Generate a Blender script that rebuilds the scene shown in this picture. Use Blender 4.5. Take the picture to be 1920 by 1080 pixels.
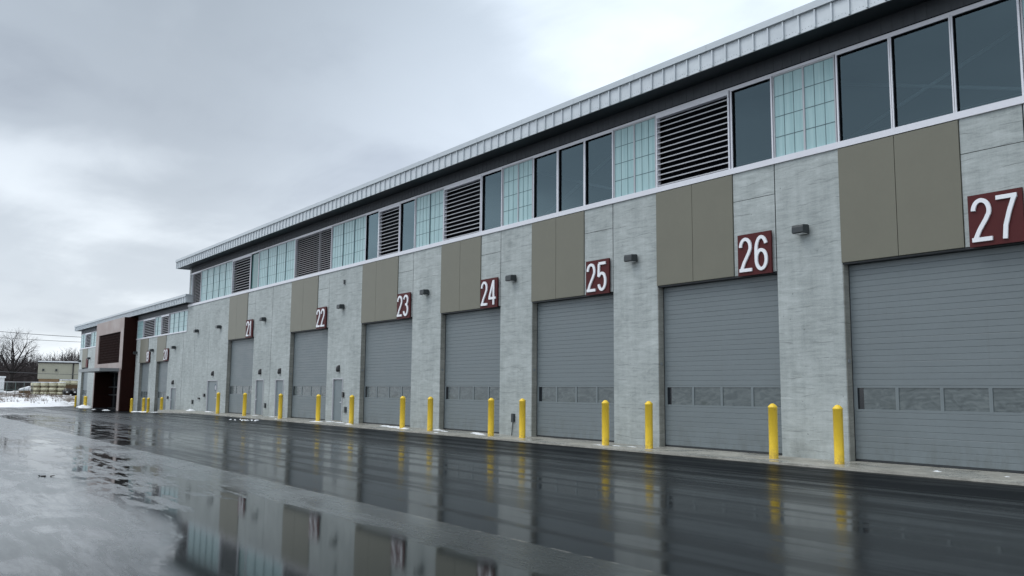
import bpy, bmesh, math, random
from mathutils import Vector, Matrix, noise as mnoise
random.seed(7)
S = bpy.context.scene
for o in list(bpy.data.objects): bpy.data.objects.remove(o)
COL = S.collection

# ------------------------------------------------------------------ camera
cam = bpy.data.objects.new('camera', bpy.data.cameras.new('camera')); COL.objects.link(cam)
cr, cu, cf = Vector((0.59431, 0.804181, 0.009373)), Vector((0.089644, -0.077822, 0.992929)), Vector((-0.799224, 0.589267, 0.118341))
cam.matrix_world = Matrix(((cr.x, cu.x, -cf.x, 0), (cr.y, cu.y, -cf.y, -20.15), (cr.z, cu.z, -cf.z, 1.682), (0, 0, 0, 1)))
cam.data.sensor_width = 36; cam.data.lens = 36 * 1625.2 / 1920
cam.data.clip_start = 0.1; cam.data.clip_end = 3000
S.camera = cam

# ------------------------------------------------------------------ sky, sun, exposure
SUN_EL, SUN_AZ = math.radians(52), math.radians(205)      # a soft bright spot of the overcast behind the camera
W = bpy.data.worlds.new('World'); S.world = W; W.use_nodes = True
nt = W.node_tree; nt.nodes.clear()
def N(t, **k):
    n = nt.nodes.new(t)
    for a, v in k.items(): setattr(n, a, v)
    return n
def M(op, a, b=None, c=None, clamp=False):
    n = N('ShaderNodeMath', operation=op, use_clamp=clamp)
    for i, v in enumerate((a, b, c)):
        if v is None: continue
        if isinstance(v, (int, float)): n.inputs[i].default_value = v
        else: nt.links.new(v, n.inputs[i])
    return n.outputs[0]
def ramp(fac, stops, interp='EASE'):
    n = N('ShaderNodeValToRGB'); n.color_ramp.interpolation = interp
    el = n.color_ramp.elements
    while len(el) > 1: el.remove(el[-1])
    el[0].position = stops[0][0]; el[0].color = tuple(stops[0][1]) + (1,)
    for p, c in stops[1:]:
        e = el.new(p); e.color = tuple(c) + (1,)
    if fac is not None: nt.links.new(fac, n.inputs[0])
    return n.outputs[0]
def mix(fac, a, b, bt='MIX'):
    n = N('ShaderNodeMix', data_type='RGBA', blend_type=bt)
    for s, v in ((0, fac), (6, a), (7, b)):
        if isinstance(v, (int, float)): n.inputs[s].default_value = v
        elif isinstance(v, (tuple, list)): n.inputs[s].default_value = tuple(v)[:3] + (1,)
        else: nt.links.new(v, n.inputs[s])
    return n.outputs[2]
def noise(vec, scale, detail=4, rough=.5, dist=0, col=False):
    n = N('ShaderNodeTexNoise'); n.inputs['Scale'].default_value = scale; n.inputs['Detail'].default_value = detail
    n.inputs['Roughness'].default_value = rough; n.inputs['Distortion'].default_value = dist
    if vec is not None: nt.links.new(vec, n.inputs['Vector'])
    return n.outputs[1 if col else 0]
def mapping(vec, loc=(0,0,0), rot=(0,0,0), sc=(1,1,1)):
    n = N('ShaderNodeMapping'); n.inputs[1].default_value = loc; n.inputs[2].default_value = rot; n.inputs[3].default_value = sc
    nt.links.new(vec, n.inputs[0]); return n.outputs[0]
def maprange(v, a, b, c=0, d=1, smooth=True):
    n = N('ShaderNodeMapRange', interpolation_type='SMOOTHSTEP' if smooth else 'LINEAR')
    nt.links.new(v, n.inputs[0])
    for i, x in enumerate((a, b, c, d)): n.inputs[i+1].default_value = x
    return n.outputs[0]

tc = N('ShaderNodeTexCoord'); dirv = tc.outputs['Generated']
sep = N('ShaderNodeSeparateXYZ'); nt.links.new(dirv, sep.inputs[0])
sky = N('ShaderNodeTexSky', sky_type='NISHITA'); sky.sun_disc = False
sky.sun_elevation = SUN_EL; sky.sun_rotation = SUN_AZ; sky.dust_density = 3; sky.air_density = 1.2
# cloud deck: project the direction on a plane overhead, so that clouds flatten to the horizon
zc = M('ADD', M('MAXIMUM', sep.outputs[2], 0.0), 0.16)
cx = M('DIVIDE', sep.outputs[0], zc); cy = M('DIVIDE', sep.outputs[1], zc)
cmb = N('ShaderNodeCombineXYZ'); nt.links.new(cx, cmb.inputs[0]); nt.links.new(cy, cmb.inputs[1])
cl1 = noise(mapping(cmb.outputs[0], loc=(3.1, 1.7, 0), rot=(0, 0, 0.5), sc=(0.8, 0.5, 1)), 0.9, 5, .48, .25)
cl2 = noise(mapping(cmb.outputs[0], loc=(8.1, 4.7, 0), rot=(0, 0, 0.9), sc=(0.7, 1.2, 1)), 1.9, 7, .55, .3)
cl = M('ADD', M('MULTIPLY', cl1, .72), M('MULTIPLY', cl2, .28))
el = M('MAXIMUM', sep.outputs[2], 0.0)
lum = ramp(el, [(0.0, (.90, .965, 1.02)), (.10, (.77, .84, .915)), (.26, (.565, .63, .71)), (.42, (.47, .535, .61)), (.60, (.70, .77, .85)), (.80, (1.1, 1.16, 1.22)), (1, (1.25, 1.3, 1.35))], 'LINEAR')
lum = mix(1, lum, ramp(cl, [(.33, (.70, .71, .74)), (.47, (.93, .935, .94)), (.62, (1.34, 1.32, 1.29))]), 'MULTIPLY')
# brighter towards the thin cloud over the building and behind the camera
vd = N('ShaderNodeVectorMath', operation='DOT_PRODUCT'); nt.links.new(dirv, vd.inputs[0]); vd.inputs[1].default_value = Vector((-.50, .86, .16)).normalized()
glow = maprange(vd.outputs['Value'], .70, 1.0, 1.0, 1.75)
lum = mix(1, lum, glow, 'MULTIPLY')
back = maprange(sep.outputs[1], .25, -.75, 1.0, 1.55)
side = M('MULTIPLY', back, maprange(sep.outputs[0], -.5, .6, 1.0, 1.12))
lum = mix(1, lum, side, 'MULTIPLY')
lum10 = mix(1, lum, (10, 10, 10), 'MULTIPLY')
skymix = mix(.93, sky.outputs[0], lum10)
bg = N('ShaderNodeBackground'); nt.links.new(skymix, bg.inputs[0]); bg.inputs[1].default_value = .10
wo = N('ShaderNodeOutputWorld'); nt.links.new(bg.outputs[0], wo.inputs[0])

sl = bpy.data.lights.new('sun', 'SUN'); sl.energy = 0.9; sl.angle = math.radians(35); sl.color = (1, .98, .95)
so = bpy.data.objects.new('sun', sl); COL.objects.link(so)
sd = Vector((math.sin(SUN_AZ) * math.cos(SUN_EL), math.cos(SUN_AZ) * math.cos(SUN_EL), math.sin(SUN_EL)))
so.rotation_euler = sd.to_track_quat('Z', 'Y').to_euler()
S.view_settings.view_transform = 'Standard'; S.view_settings.look = 'None'
S.view_settings.exposure = 0; S.view_settings.gamma = 1
S.render.engine = 'CYCLES'; S.render.resolution_x = 1024; S.render.resolution_y = 576
S.cycles.max_bounces = 8; S.cycles.transparent_max_bounces = 8; S.cycles.use_denoising = True

# ------------------------------------------------------------------ materials
def mat(name, color=(.5, .5, .5), rough=.5, metal=0, spec=.5, build=None, ior=None):
    global nt
    m = bpy.data.materials.new(name); m.use_nodes = True; nt = m.node_tree
    b = nt.nodes['Principled BSDF']
    b.inputs['Base Color'].default_value = tuple(color) + (1,); b.inputs['Roughness'].default_value = rough
    b.inputs['Metallic'].default_value = metal; b.inputs['Specular IOR Level'].default_value = spec
    if ior: b.inputs['IOR'].default_value = ior
    if build: build(b)
    return m
def wpos(): return N('ShaderNodeNewGeometry').outputs['Position']
def opos(): return N('ShaderNodeTexCoord').outputs['Object']
def bump(b, h, strength, dist=.01):
    n = N('ShaderNodeBump'); n.inputs['Strength'].default_value = strength; n.inputs['Distance'].default_value = dist
    nt.links.new(h, n.inputs['Height']); nt.links.new(n.outputs[0], b.inputs['Normal'])
def L(a, b): nt.links.new(a, b)

def vary(amount, scale=2.0, sc=(1, 1, 1), rough=None, bmp=0, bscale=40):
    def f(b):
        c = b.inputs['Base Color'].default_value[:3]
        n1 = noise(mapping(wpos(), sc=sc), scale, 6, .6)
        n2 = noise(wpos(), scale * 9, 4, .6)
        f1 = maprange(M('ADD', M('MULTIPLY', n1, .7), M('MULTIPLY', n2, .3)), .32, .68, 1 - amount, 1 + amount, False)
        L(mix(1, c, f1, 'MULTIPLY'), b.inputs['Base Color'])
        if rough: L(maprange(n1, .3, .7, rough[0], rough[1]), b.inputs['Roughness'])
        if bmp: bump(b, noise(wpos(), bscale, 3, .6), bmp, .004)
    return f

def concrete_build(dark, light, jamb=False):
    def f(b):
        P = wpos()
        big = noise(mapping(P, sc=(.7, .7, .45)), 1.0, 5, .6, .3)
        mid = noise(mapping(P, loc=(5, 0, 3), sc=(.8, .8, 2.6)), 2.2, 7, .68, .6)
        board = noise(mapping(P, sc=(.9, .9, 14)), 1.2, 6, .7, .4)
        fine = noise(P, 26, 5, .7)
        streak = noise(mapping(P, sc=(5.5, 5.5, .35)), 1.0, 4, .6)
        v = M('ADD', M('MULTIPLY', big, .26), M('ADD', M('MULTIPLY', mid, .28), M('ADD', M('MULTIPLY', board, .20), M('ADD', M('MULTIPLY', fine, .14), M('MULTIPLY', streak, .12)))))
        col = ramp(v, [(.395, dark), (.485, tuple((a + c) / 2 for a, c in zip(dark, light))), (.575, light), (.66, tuple(min(1, x * 1.25) for x in light))], 'LINEAR')
        # board-form lift lines, broken and wandering a little
        sp = N('ShaderNodeSeparateXYZ'); L(P, sp.inputs[0])
        wob = M('MULTIPLY', M('SUBTRACT', noise(mapping(P, sc=(.55, .55, .9)), 1.3, 3, .5), .5), .42)
        fr = M('FRACT', M('DIVIDE', M('ADD', sp.outputs[2], wob), .47))
        d = M('ABSOLUTE', M('SUBTRACT', fr, .5))
        line = maprange(d, .035, .0, 0, 1)
        wob2 = M('MULTIPLY', M('SUBTRACT', noise(mapping(P, loc=(9, 9, 9), sc=(.7, .7, 1.5)), 1.3, 3, .5), .5), .35)
        d2 = M('ABSOLUTE', M('SUBTRACT', M('FRACT', M('DIVIDE', M('ADD', sp.outputs[2], wob2), .29)), .5))
        line2 = maprange(d2, .04, .0, 0, 1)
        brk = maprange(noise(mapping(P, sc=(1.3, 1.3, 3)), 1.0, 4, .6), .46, .60)
        brk2 = maprange(noise(mapping(P, loc=(4, 2, 8), sc=(1.8, 1.8, 4)), 1.2, 4, .6), .50, .62)
        ln = M('MAXIMUM', M('MULTIPLY', line, M('ADD', M('MULTIPLY', brk, .8), .12)), M('MULTIPLY', M('MULTIPLY', line2, brk2), .7))
        col = mix(M('MULTIPLY', ln, .55), col, tuple(x * .34 for x in dark))
        # damp foot and pale efflorescence
        foot = M('MULTIPLY', maprange(sp.outputs[2], .9, .0), maprange(noise(mapping(P, sc=(2, 2, 1)), 2, 4, .6), .35, .7))
        col = mix(M('MULTIPLY', foot, .35), col, (.16, .165, .14))
        pits = maprange(noise(P, 9, 2, .4), .72, .76)
        col = mix(M('MULTIPLY', pits, .5), col, tuple(x * .4 for x in dark))
        L(col, b.inputs['Base Color'])
        L(maprange(big, .3, .7, .62, .85), b.inputs['Roughness'])
        h = M('SUBTRACT', M('ADD', M('MULTIPLY', board, .6), M('MULTIPLY', fine, .3)), M('MULTIPLY', ln, .6))
        bump(b, h, .45, .012)
    return f

def asphalt_build(b):
    P = wpos(); sp = N('ShaderNodeSeparateXYZ'); L(P, sp.inputs[0]); X, Y = sp.outputs[0], sp.outputs[1]
    wig = M('MULTIPLY', M('SUBTRACT', noise(mapping(P, sc=(.25, 0, 0)), 1, 3, .5), .5), .16)
    Yw = M('ADD', Y, wig)
    fresh = maprange(Yw, -13.92, -13.84)                               # 1 on the newer mat next to the building
    streakx = noise(mapping(P, sc=(.05, 1.5, 1)), 1.0, 5, .6)           # paver streaks along the building
    streakf = noise(mapping(P, sc=(.12, 5.0, 1)), 1.0, 5, .65)
    blot = noise(P, .33, 6, .62, .4)
    blot2 = noise(mapping(P, loc=(7, 3, 0), sc=(.5, 1, 1)), .9, 7, .68, .8)
    fine = noise(P, 90, 3, .7)
    # old mat: shallow water in the low strip beside the seam, streaky farther off, a true puddle nearer
    pud = M('ADD', M('ADD', M('MULTIPLY', blot, .30), M('MULTIPLY', blot2, .40)), M('MULTIPLY', noise(mapping(P, rot=(0, 0, .25), sc=(.22, 2.2, 1)), 1.3, 7, .72, .6), .30))
    strip = M('MULTIPLY', maprange(Yw, -14.3, -15.1), maprange(Yw, -18.0, -16.6, 0, 1))
    near = M('MULTIPLY', M('MULTIPLY', maprange(M('ADD', Y, M('ADD', M('MULTIPLY', X, .30), M('MULTIPLY', M('SUBTRACT', blot2, .5), 1.6))), -20.75, -20.25), maprange(X, -15.0, -13.0)), maprange(M('ADD', Yw, M('MULTIPLY', M('SUBTRACT', blot2, .5), 1.6)), -14.6, -15.3))
    strip2 = M('MULTIPLY', strip, maprange(X, -44, -30, 0, 1))
    jag = noise(mapping(P, rot=(0, 0, .12), sc=(.55, 4.5, 1)), 1.6, 6, .7, .4)
    pud = M('ADD', pud, M('MULTIPLY', M('SUBTRACT', jag, .5), .22))
    wet_old = maprange(M('ADD', pud, M('ADD', M('MULTIPLY', strip2, .070), M('MULTIPLY', near, .095))), .535, .575)
    wet_old = M('MULTIPLY', wet_old, M('MAXIMUM', strip2, near))
    soft = maprange(M('ADD', M('MULTIPLY', noise(mapping(P, rot=(0, 0, .5), sc=(.55, 1.3, 1)), .75, 7, .62, 1.2), .7), M('MULTIPLY', blot2, .3)), .40, .60)
    r_old = M('ADD', M('MULTIPLY', M('SUBTRACT', 1.0, wet_old), M('ADD', .13, M('ADD', M('MULTIPLY', soft, .10), M('MULTIPLY', maprange(jag, .35, .65), .09)))), .045)
    # newer mat: film of water, thinner towards the building
    dry = M('MULTIPLY', maprange(M('ADD', Y, M('MULTIPLY', M('SUBTRACT', streakx, .5), 3.2)), -9.5, -3.2), maprange(X, -60, -25, .7, 1.0))
    farw = M('MULTIPLY', maprange(X, -22, -32), maprange(Yw, -9.5, -11.5))
    mirror = M('MULTIPLY', farw, maprange(M('ADD', blot2, M('MULTIPLY', M('SUBTRACT', streakf, .5), .5)), .42, .52))
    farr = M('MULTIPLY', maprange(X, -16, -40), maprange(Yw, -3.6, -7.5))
    band = maprange(M('ADD', streakx, M('MULTIPLY', M('SUBTRACT', blot2, .5), .35)), .40, .60)
    r_new = M('ADD', M('ADD', .080, M('MULTIPLY', dry, .22)), M('MULTIPLY', band, .10))
    r_new = M('ADD', r_new, M('ADD', M('MULTIPLY', M('SUBTRACT', streakf, .5), .08), M('MULTIPLY', farr, .11)))
    r_new = M('MULTIPLY', r_new, M('SUBTRACT', 1.0, M('MULTIPLY', mirror, .75)))
    rr = N('ShaderNodeMix', data_type='FLOAT'); L(fresh, rr.inputs[0]); L(r_old, rr.inputs[2]); L(r_new, rr.inputs[3])
    L(M('MAXIMUM', rr.outputs[0], .02), b.inputs['Roughness'])
    s_new = M('MULTIPLY', M('ADD', maprange(dry, 0, 1, .14, .02, False), M('MULTIPLY', farr, .26)), maprange(band, 0, 1, 1.0, .38))
    ss = N('ShaderNodeMix', data_type='FLOAT'); L(fresh, ss.inputs[0]); L(M('MULTIPLY', maprange(wet_old, 0, 1, .80, .36), maprange(X, -12, -7, 1, .55)), ss.inputs[2]); L(s_new, ss.inputs[3])
    L(ss.outputs[0], b.inputs['Specular IOR Level'])
    film = M('MULTIPLY', M('SUBTRACT', 1.0, fresh), M('SUBTRACT', 1.0, wet_old))
    L(M('MULTIPLY', M('MULTIPLY', film, maprange(X, -12.5, -7.5, 1, .15)), maprange(M('ADD', M('MULTIPLY', soft, .5), M('MULTIPLY', jag, .5)), .3, .7, .55, .30)), b.inputs['Coat Weight']); L(M('ADD', .10, M('MULTIPLY', M('ADD', M('MULTIPLY', soft, .5), M('MULTIPLY', streakf, .5)), .22)), b.inputs['Coat Roughness']); b.inputs['Coat IOR'].default_value = 1.6
    c_old = mix(wet_old, ramp(M('ADD', M('MULTIPLY', soft, .85), M('MULTIPLY', fine, .15)), [(.05, (.030, .036, .037)), (.95, (.095, .106, .108))]), (.020, .024, .024))
    c_old = mix(maprange(M('ADD', X, M('MULTIPLY', blot2, 3.0)), -11.5, -6.5), c_old, (.014, .018, .018))  # base colour darker to the right, standing in for weaker sky reflection
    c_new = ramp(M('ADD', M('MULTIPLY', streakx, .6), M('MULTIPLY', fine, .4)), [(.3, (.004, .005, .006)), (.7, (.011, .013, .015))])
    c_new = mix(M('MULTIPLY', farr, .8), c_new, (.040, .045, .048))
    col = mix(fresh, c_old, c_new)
    seam = M('MULTIPLY', maprange(M('ABSOLUTE', M('ADD', Yw, 13.88)), .035, .012), maprange(noise(mapping(P, sc=(2.5, 1, 1)), 1.2, 4, .6), .46, .56))
    col = mix(M('MULTIPLY', seam, .55), col, (.17, .16, .14))
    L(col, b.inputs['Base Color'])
    rip = noise(mapping(P, sc=(1, 1, 1)), 3.2, 2, .5)
    agg = M('MULTIPLY', M('ADD', fine, noise(P, 32, 2, .6)), M('MULTIPLY', maprange(rr.outputs[0], .04, .30, .045, 1.0), .9))
    bump(b, M('ADD', agg, M('ADD', M('MULTIPLY', rip, .06), M('MULTIPLY', noise(mapping(P, sc=(1, 3, 1)), 9, 3, .6), .05))), .2, .006)

M_ = {}
M_['concrete'] = mat('board formed concrete', (.3, .33, .33), .75, build=concrete_build((.232, .262, .259), (.435, .474, .472)))
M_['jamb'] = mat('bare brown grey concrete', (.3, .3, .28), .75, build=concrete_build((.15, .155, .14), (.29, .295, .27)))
M_['apron'] = mat('damp apron concrete', (.3, .3, .27), .45, build=lambda b: (concrete_build((.22, .215, .19), (.44, .43, .385))(b), L(maprange(noise(wpos(), .8, 5, .6), .4, .6, .2, .65), b.inputs['Roughness'])))
M_['tan'] = mat('olive tan wall panel', (.145, .142, .108), .45, build=vary(.05, 1.2, bmp=.05))
def door_b(b):
    vary(.07, .8, (1, 1, 3), rough=(.40, .55))(b)
    P = wpos(); sp = N('ShaderNodeSeparateXYZ'); L(P, sp.inputs[0]); src = b.inputs['Base Color'].links[0].from_socket
    ft = M('MULTIPLY', maprange(sp.outputs[2], 1.0, .0), maprange(noise(mapping(P, sc=(2.2, 1, .8)), 1.6, 6, .65), .42, .66))
    runs = M('MULTIPLY', maprange(noise(mapping(P, sc=(7, 1, .22)), 1.0, 4, .6), .60, .74), .5)
    L(mix(M('MAXIMUM', M('MULTIPLY', ft, .42), M('MULTIPLY', runs, .3)), src, (.095, .105, .10)), b.inputs['Base Color'])
M_['door'] = mat('grey ribbed door steel', (.150, .178, .190), .42, build=door_b)
M_['doorframe'] = mat('dark door gasket', (.02, .024, .028), .5, build=vary(.15, 3))
M_['mandoor'] = mat('grey painted steel door', (.135, .170, .185), .4, build=vary(.05, 1.5))
M_['galv'] = mat('galvanised fascia sheet', (.53, .57, .60), .38, .25, build=vary(.08, 1.1, (1, 1, 3), rough=(.3, .5)))
M_['cap'] = mat('pale metal roof edge trim', (.46, .50, .53), .4, .3, build=vary(.05, .8))
M_['white'] = mat('pale aluminium frame', (.66, .67, .72), .4, .1, build=vary(.04, 2))
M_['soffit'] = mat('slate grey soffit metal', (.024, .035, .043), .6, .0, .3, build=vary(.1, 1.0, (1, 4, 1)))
M_['band'] = mat('dark corrugated wall metal', (.072, .080, .092), .6, .0, .3, build=vary(.12, 1.2, (3, 1, 1)))
M_['dark'] = mat('black shadow gap metal', (.010, .012, .015), .95, 0, .05, build=vary(.2, 4))
M_['pack'] = mat('dark bronze lamp housing', (.035, .042, .046), .4, .2, build=vary(.1, 6))
M_['black'] = mat('black plastic', (.012, .012, .014), .35, build=vary(.2, 6))
M_['lens'] = mat('white lamp lens', (.75, .77, .78), .25, build=vary(.03, 6))
def yellow_b(b):
    vary(.06, 2.0, rough=(.35, .55))(b)
    P = wpos(); sp = N('ShaderNodeSeparateXYZ'); L(P, sp.inputs[0])
    src = b.inputs['Base Color'].links[0].from_socket
    sc_ = maprange(noise(mapping(P, sc=(6, 6, 2)), 2.5, 5, .7), .60, .70)
    ft = M('MULTIPLY', maprange(sp.outputs[2], .35, .02), maprange(noise(P, 11, 4, .6), .38, .62))
    col = mix(M('MAXIMUM', M('MULTIPLY', sc_, .35), M('MULTIPLY', ft, .55)), src, (.30, .20, .07))
    L(col, b.inputs['Base Color'])
M_['yellow'] = mat('yellow bollard sleeve', (.90, .62, .05), .42, build=yellow_b)
M_['red'] = mat('dark red sign plate', (.072, .010, .011), .55, spec=.25, build=vary(.06, 2))
M_['digit'] = mat('white sign lettering', (.78, .80, .84), .4, build=vary(.03, 3))
M_['slat'] = mat('louvre blade metal', (.44, .45, .48), .6, 0, .25, build=vary(.06, 2))
M_['slatw'] = mat('louvre blade warm metal', (.36, .36, .38), .6, 0, .25, build=vary(.06, 2))
M_['interior'] = mat('dim hall interior', (.05, .055, .06), .8, build=vary(.2, .6))
M_['brace'] = mat('grey primed steel', (.45, .48, .5), .5, build=vary(.05, 2))
M_['rust'] = mat('weathered brown metal cladding', (.27, .215, .20), .45, .2, build=vary(.10, .5, (1, 1, 1.5), rough=(.35, .55)))
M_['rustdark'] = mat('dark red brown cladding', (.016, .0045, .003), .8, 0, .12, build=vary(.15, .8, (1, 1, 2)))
M_['wallgrey'] = mat('grey coping', (.2, .22, .23), .5, build=vary(.06, 1))
M_['beige'] = mat('beige metal siding', (.36, .36, .29), .55, build=vary(.05, .3))
M_['brick'] = mat('tan brick', (.20, .13, .065), .7, build=vary(.15, 2))
M_['wrap'] = mat('cream plastic wrap', (.52, .50, .36), .4, build=vary(.16, 1.6, bmp=.5, bscale=6))
M_['wood'] = mat('weathered pallet wood', (.10, .065, .035), .8, build=vary(.2, 3))
M_['bark'] = mat('dark winter bark', (.015, .012, .012), .9, build=vary(.25, 2))
M_['twigs'] = mat('grey brown winter twigs', (.050, .041, .041), .9, build=vary(.35, .12))
M_['litter'] = mat('brown leaf litter', (.040, .032, .029), .95, build=vary(.5, .5))
M_['weed'] = mat('dead brown weed stems', (.10, .065, .045), .9, build=vary(.25, 1))
M_['fence'] = mat('green grey fence wire', (.11, .16, .15), .5, .2, build=vary(.1, 2))
M_['wire'] = mat('power cable', (.06, .065, .07), .6, build=vary(.1, 2))
def snow_b(b):
    P = wpos()
    n = noise(P, .9, 7, .65); n2 = noise(P, 7, 5, .7)
    L(ramp(M('ADD', M('MULTIPLY', n, .6), M('MULTIPLY', n2, .4)), [(.36, (.50, .50, .50)), (.46, (.74, .77, .80)), (.6, (.86, .88, .91))]), b.inputs['Base Color'])
    bump(b, n2, .6, .03)
M_['snow'] = mat('packed snow', (.8, .82, .85), .6, build=snow_b)
def field_b(b):
    P = wpos()
    n = M('ADD', M('MULTIPLY', noise(P, .16, 6, .65), .45), M('MULTIPLY', noise(P, 1.1, 7, .72), .55))
    sp = N('ShaderNodeSeparateXYZ'); L(P, sp.inputs[0])
    n = M('ADD', n, maprange(sp.outputs[0], -107, -128, .13, -.01))
    L(ramp(n, [(.44, (.07, .055, .04)), (.485, (.20, .18, .16)), (.53, (.74, .76, .79)), (.7, (.86, .88, .91))], 'LINEAR'), b.inputs['Base Color'])
    bump(b, noise(P, 4, 6, .7), .8, .06)
M_['field'] = mat('snow over dead grass', (.7, .7, .7), .7, build=field_b)
M_['ground'] = mat('wide snowy ground', (.6, .62, .63), .8, build=field_b)
M_['asphalt'] = mat('wet asphalt', (.03, .03, .03), .2, build=asphalt_build)
def poly_b(b):
    P = wpos(); n = noise(mapping(P, sc=(9, 1, .5)), 1, 4, .6)
    L(ramp(n, [(.3, (.27, .43, .45)), (.7, (.36, .52, .535))]), b.inputs['Base Color'])
M_['poly'] = mat('translucent pale teal panel', (.3, .45, .48), .28, spec=.45, build=poly_b)
M_['polyline'] = mat('translucent panel seam', (.07, .12, .14), .4, build=vary(.1, 3))
def pane_b(b):
    P = opos(); sp = N('ShaderNodeSeparateXYZ'); L(P, sp.inputs[0])
    w = M('SINE', M('MULTIPLY', sp.outputs[2], 210.0))
    n = noise(mapping(P, sc=(1.2, 1, 3.0)), 2.2, 3, .5, 1.5)
    v = M('ADD', M('MULTIPLY', w, .16), M('ADD', M('MULTIPLY', n, .55), .22))
    L(ramp(v, [(.30, (.025, .038, .044)), (.74, (.17, .20, .205))], 'LINEAR'), b.inputs['Base Color'])
M_['pane'] = mat('ribbed door glazing', (.1, .12, .13), .22, build=pane_b)
M_['panedark'] = mat('dark door glazing', (.010, .013, .017), .12, build=vary(.2, 3))
def glassmat(name, tint, refl=1.0):
    global nt
    m = bpy.data.materials.new(name); m.use_nodes = True; nt = m.node_tree; nt.nodes.clear()
    t = N('ShaderNodeBsdfTransparent'); t.inputs[0].default_value = tuple(tint) + (1,)
    g = N('ShaderNodeBsdfGlossy'); g.inputs['Roughness'].default_value = .01; g.inputs[0].default_value = (.66, .90, 1.0, 1)
    wv = noise(wpos(), .8, 2, .5)
    bp = N('ShaderNodeBump'); bp.inputs['Strength'].default_value = .05; bp.inputs['Distance'].default_value = .02; L(wv, bp.inputs['Height']); L(bp.outputs[0], g.inputs['Normal'])
    fr = N('ShaderNodeFresnel'); fr.inputs[0].default_value = 1.95
    mx = N('ShaderNodeMixShader'); L(M('MULTIPLY', fr.outputs[0], refl, clamp=True), mx.inputs[0]); L(t.outputs[0], mx.inputs[1]); L(g.outputs[0], mx.inputs[2])
    o = N('ShaderNodeOutputMaterial'); L(mx.outputs[0], o.inputs[0]); return m
M_['glass'] = glassmat('dark tinted window glass', (.44, .52, .55))
M_['tealglass'] = mat('teal tinted glass', (.085, .19, .19), .12, build=vary(.05, 1))
M_['blue'] = mat('blue emblem paint', (.02, .05, .09), .4, build=vary(.05, 3))

# ------------------------------------------------------------------ mesh helpers
class MB:
    def __init__(s): s.v = []; s.f = []; s.m = []; s.sm = []
    def face(s, idx, m=0, smooth=False): s.f.append(idx); s.m.append(m); s.sm.append(smooth)
    def quad(s, a, b, c, d, m=0):
        n = len(s.v); s.v += [a, b, c, d]; s.face((n, n+1, n+2, n+3), m)
    def tri(s, a, b, c, m=0):
        n = len(s.v); s.v += [a, b, c]; s.face((n, n+1, n+2), m)
    def box(s, x0, x1, y0, y1, z0, z1, m=0, ch=0):
        if ch:                                   # chamfer the upright edges on the street side (y0)
            pts = [(x0+ch, y0), (x1-ch, y0), (x1, y0+ch), (x1, y1), (x0, y1), (x0, y0+ch)]
            s.prism(pts, z0, z1, m); return
        n = len(s.v)
        s.v += [(x0,y0,z0),(x1,y0,z0),(x1,y1,z0),(x0,y1,z0),(x0,y0,z1),(x1,y0,z1),(x1,y1,z1),(x0,y1,z1)]
        for q in ((0,3,2,1),(4,5,6,7),(0,1,5,4),(1,2,6,5),(2,3,7,6),(3,0,4,7)): s.face(tuple(n+i for i in q), m)
    def prism(s, pts, z0, z1, m=0):
        n = len(s.v); k = len(pts)
        s.v += [(x, y, z0) for x, y in pts] + [(x, y, z1) for x, y in pts]
        s.face(tuple(n+i for i in reversed(range(k))), m); s.face(tuple(n+k+i for i in range(k)), m)
        for i in range(k): j = (i+1) % k; s.face((n+i, n+j, n+k+j, n+k+i), m)
    def xprism(s, pts, x0, x1, m=0):             # profile in (y, z), run along x
        n = len(s.v); k = len(pts)
        s.v += [(x0, y, z) for y, z in pts] + [(x1, y, z) for y, z in pts]
        s.face(tuple(n+i for i in range(k)), m); s.face(tuple(n+k+i for i in reversed(range(k))), m)
        for i in range(k): j = (i+1) % k; s.face((n+i, n+k+i, n+k+j, n+j), m)
    def lathe(s, prof, n=24, c=(0,0,0), m=0, smooth=True):
        b = len(s.v)
        for r, z in prof:
            for i in range(n):
                a = 2*math.pi*i/n; s.v.append((c[0]+r*math.cos(a), c[1]+r*math.sin(a), c[2]+z))
        for k in range(len(prof)-1):
            for i in range(n):
                j = (i+1) % n; s.face((b+k*n+i, b+k*n+j, b+(k+1)*n+j, b+(k+1)*n+i), m, smooth)
        s.face(tuple(b+(len(prof)-1)*n+i for i in range(n)), m)
    def tube(s, p, q, r0, r1, n=6, m=0, cap=True):
        p, q = Vector(p), Vector(q); d = (q-p)
        if d.length < 1e-6: return
        u = d.orthogonal().normalized(); w = d.normalized().cross(u); b = len(s.v)
        for c, r in ((p, r0), (q, r1)):
            for i in range(n):
                a = 2*math.pi*i/n; s.v.append(tuple(c + u*(r*math.cos(a)) + w*(r*math.sin(a))))
        for i in range(n): j = (i+1) % n; s.face((b+i, b+j, b+n+j, b+n+i), m, True)
        if cap: s.face(tuple(b+n+i for i in range(n)), m); s.face(tuple(b+i for i in reversed(range(n))), m)
    def mesh(s, name, mats):
        me = bpy.data.meshes.new(name); me.from_pydata(s.v, [], s.f)
        for mm in mats: me.materials.append(mm)
        me.polygons.foreach_set('material_index', s.m); me.polygons.foreach_set('use_smooth', s.sm)
        me.update(); return me
    def build(s, name, mats, parent=None, loc=None):
        if not isinstance(mats, (list, tuple)): mats = [mats]
        o = bpy.data.objects.new(name, s.mesh(name, mats)); COL.objects.link(o)
        if loc: o.location = loc
        if parent:
            o.parent = parent
            if parent.name in WORLD: o.matrix_parent_inverse = Matrix.Translation(-parent.location)   # parts modelled in place
        return o
WORLD = set()
def tag(o, label=None, cat=None, group=None, kind=None):
    if label: o['label'] = label
    if cat: o['category'] = cat
    if group: o['group'] = group
    if kind: o['kind'] = kind
    return o
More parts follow.
